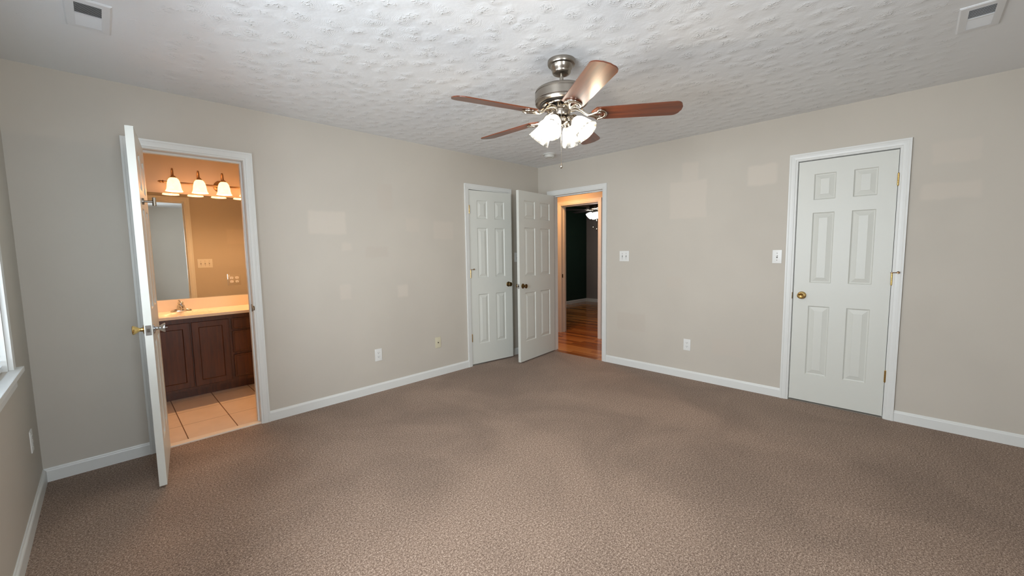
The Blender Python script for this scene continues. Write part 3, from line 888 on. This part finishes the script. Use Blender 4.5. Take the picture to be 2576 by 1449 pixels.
sh = shd.build('lamp_shade', 'fan_glass', fan, True); sh.rotation_euler = (0, 0, R(SH_AZ[0]))
bu = blb.build('light_bulb', 'bulb_glow', sh, True)
for a in SH_AZ[1:]:
    c = dup(so, fan); c.rotation_euler = (0, 0, R(a))
    c = dup(sh, fan); c.rotation_euler = (0, 0, R(a)); dup(bu, c)
for a in SH_AZ:
    q = neck+axis*0.106
    point('fan_bulb_light', (q.x*math.cos(R(a)), q.x*math.sin(R(a)), q.z), 4.6, (1.0, 0.82, 0.58), 0.025, fan)
# pull chain on the camera side of the switch housing
ca = R(214)
cx, cy = 0.052*math.cos(ca), 0.052*math.sin(ca)
pc = MB(); pc.tube([(cx*0.92, cy*0.92, -0.300), (cx*1.04, cy*1.04, -0.301), (cx*1.06, cy*1.06, -0.312), (cx*1.06, cy*1.06, -0.592)], 0.0016, 6)
pco = pc.build('pull_chain', 'polished_nickel', fan, True)
MB().lathe([(0.0, 0.0), (0.0025, -0.001), (0.0035, -0.006), (0.007, -0.014), (0.0085, -0.022), (0.0075, -0.028), (0.004, -0.032), (0.0, -0.033)], 16, Matrix.Translation((cx*1.06, cy*1.06, -0.592))).build('chain_fob', 'polished_nickel', pco, True)

# ------------------------------------------------------------------ bathroom vanity
van = empty('vanity_cabinet', (-3.5, 1.14, 0), label='dark reddish brown bathroom vanity cabinet under the pale countertop', cat='cabinet')
VX0, VX1, VYF = -4.08, -2.93, 1.14
def vb_(mb, x0, x1, y0, y1, z0, z1, bev=0): mb.box(x0+3.5, x1+3.5, y0-1.14, y1-1.14, z0, z1, bev)
mb = MB(); vb_(mb, VX0, VX1, VYF, VYF+0.02, 0.085, 0.7675); vb_(mb, VX0, VX0+0.016, VYF+0.02, BY1-0.002, 0.085, 0.7675); vb_(mb, VX1-0.016, VX1, VYF+0.02, BY1-0.002, 0.085, 0.7675)
vb_(mb, VX0+0.016, VX1-0.016, VYF+0.02, BY1-0.002, 0.085, 0.10); mb.build('cabinet_body', 'vanity_wood', van)
mb = MB(); vb_(mb, VX0, VX1, 1.215, 1.30, 0.0, 0.085); mb.build('toe_kick', 'vanity_wood', van)
def panel_front(name, x0, x1, z0, z1, fr, dep):
    mb = MB()
    yb, yf = VYF-0.0005-1.14, VYF-0.019-1.14
    def V(x, y, z): return mb.bm.verts.new((x+3.5, y, z))
    rings = []
    for ins, y in ((0, yb), (0, yf+0.003), (0.003, yf), (fr, yf), (fr+0.006, yf+dep), (fr+0.010, yf+dep)):
        rings.append([V(x0+ins, y, z0+ins), V(x1-ins, y, z0+ins), V(x1-ins, y, z1-ins), V(x0+ins, y, z1-ins)])
    for a, b in zip(rings[:-1], rings[1:]):
        for k in range(4): mb.bm.faces.new((a[k], a[(k+1) % 4], b[(k+1) % 4], b[k]))
    mb.bm.faces.new(rings[-1]); mb.bm.faces.new(list(reversed(rings[0])))
    return mb.build(name, 'vanity_wood', van)
panel_front('cabinet_door', -3.944, -3.655, 0.112, 0.722, 0.052, 0.007)
panel_front('cabinet_door', -3.645, -3.354, 0.112, 0.722, 0.052, 0.007)
panel_front('drawer', -3.330, -3.020, 0.612, 0.722, 0.012, 0.004)
panel_front('drawer', -3.330, -3.020, 0.382, 0.594, 0.012, 0.004)
panel_front('drawer', -3.330, -3.020, 0.132, 0.358, 0.012, 0.004)

# countertop with a moulded oval basin and a backsplash
vt = empty('vanity_countertop', (-3.66, 1.38, 0.768), label='cream cultured marble countertop with moulded oval sink and backsplash', cat='countertop')
mb = MB()
X0, X1, Y0, Y1 = -4.083+3.66, -2.915+3.66, 1.098-1.38, BY1-0.001-1.38
nx, ny = 90, 44
def topz(x, y):
    e = math.sqrt((x/0.235)**2+((y+0.035)/0.175)**2)
    rim = math.sqrt((x/0.30)**2+((y+0.03)/0.225)**2)
    z = 0.025
    if rim < 1: z -= 0.003*min(1, (1-rim)*10)
    if e < 1: z -= 0.115*(1-e**2.6)
    return z
grid = [[mb.bm.verts.new((X0+(X1-X0)*i/nx, Y0+(Y1-Y0)*j/ny, topz(X0+(X1-X0)*i/nx, Y0+(Y1-Y0)*j/ny))) for j in range(ny+1)] for i in range(nx+1)]
for i in range(nx):
    for j in range(ny): mb.bm.faces.new((grid[i][j], grid[i+1][j], grid[i+1][j+1], grid[i][j+1]))
def skirt(line):
    low = [mb.bm.verts.new((v.co.x, v.co.y, 0.0)) for v in line]
    for k in range(len(line)-1): mb.bm.faces.new((line[k], line[k+1], low[k+1], low[k]))
skirt([grid[i][0] for i in range(nx+1)]); skirt([grid[i][ny] for i in range(nx+1)]); skirt(grid[0]); skirt(grid[nx])
mb.build('countertop_slab', 'marble', vt, True)
mb = MB(); mb.box(X0, X1, Y1-0.020, Y1, 0.025, 0.136, 0.003); mb.build('backsplash', 'marble', vt)
MB().lathe([(0.0, 0.0), (0.020, 0.0), (0.022, 0.002), (0.018, 0.004), (0.0, 0.003)], 20, Matrix.Translation((0, -0.035, -0.0885))).build('drain', 'chrome', vt, True)

fc = empty('sink_faucet', (-3.662, 1.558, 0.7908), label='chrome centreset sink faucet with a single handle', cat='faucet')
poly = []
for k in range(40):
    a = 2*PI*k/40
    poly.append((math.copysign(abs(math.cos(a))**0.8, math.cos(a))*0.085, math.copysign(abs(math.sin(a))**0.9, math.sin(a))*0.028))
fb = MB(); lv = []
for sc, z in ((1.0, 0.0), (1.0, 0.008), (0.94, 0.015), (0.75, 0.021), (0.36, 0.030)): lv.append([fb.bm.verts.new((x*sc, y*(sc*0.5+0.5), z)) for x, y in poly])
for a, b in zip(lv[:-1], lv[1:]):
    for k in range(40): fb.bm.faces.new((a[k], a[(k+1) % 40], b[(k+1) % 40], b[k]))
fb.bm.faces.new(list(reversed(lv[0]))); fb.bm.faces.new(lv[-1])
fb.build('faucet_base', 'chrome', fc, True)
MB().lathe([(0.044, 0.014), (0.037, 0.028), (0.031, 0.046), (0.029, 0.060), (0.023, 0.066), (0.0, 0.067)], 28).build('faucet_body', 'chrome', fc, True)
MB().tube([(0, -0.005, 0.036), (0, -0.040, 0.054), (0, -0.080, 0.058), (0, -0.112, 0.050), (0, -0.118, 0.036)], [0.020, 0.017, 0.014, 0.012, 0.0105], 16).build('spout', 'chrome', fc, True)
hd = MB(); hd.lathe([(0.018, 0.067), (0.023, 0.072), (0.024, 0.084), (0.018, 0.094), (0.008, 0.098), (0.0, 0.0985)], 24)
hd.tube([(0, 0.0, 0.090), (-0.004, 0.016, 0.100), (-0.010, 0.036, 0.106)], [0.006, 0.0055, 0.007], 10); hd.build('faucet_handle', 'chrome', fc, True)

mir = MB().box(-4.083, -2.915, BY1-0.0065, BY1-0.0008, 0.9065, 1.966, 0.001).build('wall_mirror', 'mirror_glass')
props(mir, 'wide frameless mirror on the bathroom wall above the sink', 'mirror')

mo = plate_root('mirror_outlet', 'mirror-finished outlet plate with four white receptacles set into the mirror', 'outlet', (-3.178, BY1-0.0066, 1.078), 0)
cover(mo, 0.122, 0.126, 'mirror_glass')
for xx in (-0.025, 0.025):
    for zz in (-0.0205, 0.0205): receptacle(mo, xx, zz)
switch('white triple light switch inside the bathroom, seen in the mirror', (-3.204, T, 1.241), R(180), 3)

# vanity light bar
vl = empty('vanity_light', (-3.235, BY1, 2.068), label='bronze vanity light bar with a row of lit bell shades over the mirror', cat='wall light')
MB().lathe([(0.0, 0.0), (0.064, 0.0), (0.064, -0.006), (0.056, -0.014), (0.036, -0.020), (0.020, -0.024), (0.014, -0.060), (0.0, -0.060)], 36, Matrix.Rotation(-PI/2, 4, 'X')).build('back_plate', 'bronze', vl, True)
bar = MB(); bar.tube([(-0.470, -0.065, 0), (0.470, -0.065, 0)], 0.0085, 14)
baro = bar.build('light_bar', 'bronze', vl, True)
for sx in (-1, 1):
    MB().lathe([(0.0085, 0.0), (0.015, 0.004), (0.013, 0.012), (0.009, 0.018), (0.013, 0.024), (0.010, 0.034), (0.003, 0.046), (0.0, 0.048)], 18, Matrix.Translation((sx*0.468, -0.065, 0)) @ Matrix.Rotation(sx*PI/2, 4, 'Y')).build('finial', 'bronze', baro, True)
pb = [(0.017, 0.0), (0.026, -0.004), (0.038, -0.016), (0.046, -0.034), (0.052, -0.060), (0.055, -0.086), (0.056, -0.100), (0.059, -0.106), (0.058, -0.112), (0.067, -0.128), (0.069, -0.133)]
pbf = pb+[(rr-0.0028, zz-0.0005) for rr, zz in reversed(pb)]
ZN = 0.035
ar = MB(); ar.tube([(0, -0.065, 0.0), (0, -0.062, 0.060), (0, -0.072, 0.105), (0, -0.100, 0.128), (0, -0.130, 0.122), (0, -0.149, 0.095), (0, -0.154, 0.050)], 0.0062, 12)
ar.lathe([(0.0, 0.020), (0.010, 0.018), (0.018, 0.010), (0.024, 0.002), (0.026, -0.005), (0.0, -0.006)], 24, Matrix.Translation((0, -0.154, ZN)))
a0 = ar.build('lamp_arm', 'bronze', vl, True)
s0 = MB().lathe(pbf, 40, Matrix.Translation((0, -0.154, ZN)), False, False).build('lamp_shade', 'bath_glass', vl, True)
l0 = MB().sphere((0, -0.154, ZN-0.075), 0.026, (1, 1, 1.25)).build('light_bulb', 'warm_bulb_glow', s0, True)
for k in range(5):
    x = -0.404+0.202*k
    if k == 0: a0.location.x = x; s0.location.x = x
    else:
        c = dup(a0, vl); c.location.x = x
        c = dup(s0, vl); c.location.x = x; dup(l0, c)
    point('vanity_bulb_light', (x, -0.154, ZN-0.112), 12.5, (1.0, 0.54, 0.24), 0.018, vl)

# ------------------------------------------------------------------ fan in the dark room beyond
FF = Vector((2.99, 1.06, H-0.07))
ff = empty('ceiling_fan', FF, 0, label='dark-bladed ceiling fan with glowing white shades in the room beyond the hallway', cat='ceiling fan')
MB().lathe([(0.0, 0.07), (0.07, 0.07), (0.065, 0.04), (0.03, 0.02), (0.012, 0.015), (0.012, -0.10), (0.10, -0.105), (0.125, -0.13), (0.125, -0.19), (0.08, -0.205), (0.05, -0.21), (0.05, -0.26), (0.0, -0.265)], 36).build('motor_housing', 'dark_nickel', ff, True)
fb0 = MB().box(0.17, 0.66, -0.062, 0.062, -0.003, 0.003, 0.002)
bb = fb0.build('fan_blade', 'dark_blade', ff); bb.location = (0, 0, -0.215); bb.rotation_euler = (R(10), 0, R(150))
ib = MB().tube([(0.05, 0, 0.0), (0.12, 0, -0.006), (0.20, 0.02, -0.008), (0.23, 0.0, -0.008)], 0.009, 8).build('blade_iron', 'polished_nickel', bb, True)
for k in range(1, 5):
    b = dup(bb, ff); b.rotation_euler = (R(10), 0, R(150+72*k)); dup(ib, b)
fneck = Vector((0.07, 0, -0.275)); fax = Vector((math.sin(R(48)), 0, -math.cos(R(48))))
FM = Matrix.Translation(fneck) @ fax.to_track_quat('Z', 'Y').to_matrix().to_4x4()
fs = MB().lathe([(0.02, 0.0), (0.035, 0.012), (0.05, 0.04), (0.06, 0.075), (0.07, 0.105), (0.067, 0.105), (0.055, 0.07), (0.045, 0.04), (0.03, 0.013), (0.018, 0.002)], 28, FM, False, False).build('lamp_shade', 'far_glass', ff, True)
fs.rotation_euler = (0, 0, R(140))
for a in (230, 320, 50):
    c = dup(fs, ff); c.rotation_euler = (0, 0, R(a))
for (dx, dy, ln) in ((-0.040, 0.030, 0.30), (0.0, -0.03, 0.34)):
    p_ = MB().tube([(dx, dy, -0.26), (dx, dy, -0.26-ln)], 0.0025, 6).build('pull_chain', 'polished_nickel', ff)
    MB().sphere((dx, dy, -0.26-ln-0.012), 0.011, (1, 1, 1.5)).build('chain_fob', 'polished_nickel', p_, True)
point('far_fan_light', (0, 0, -0.42), 14.0, (1.0, 0.94, 0.86), 0.06, ff)
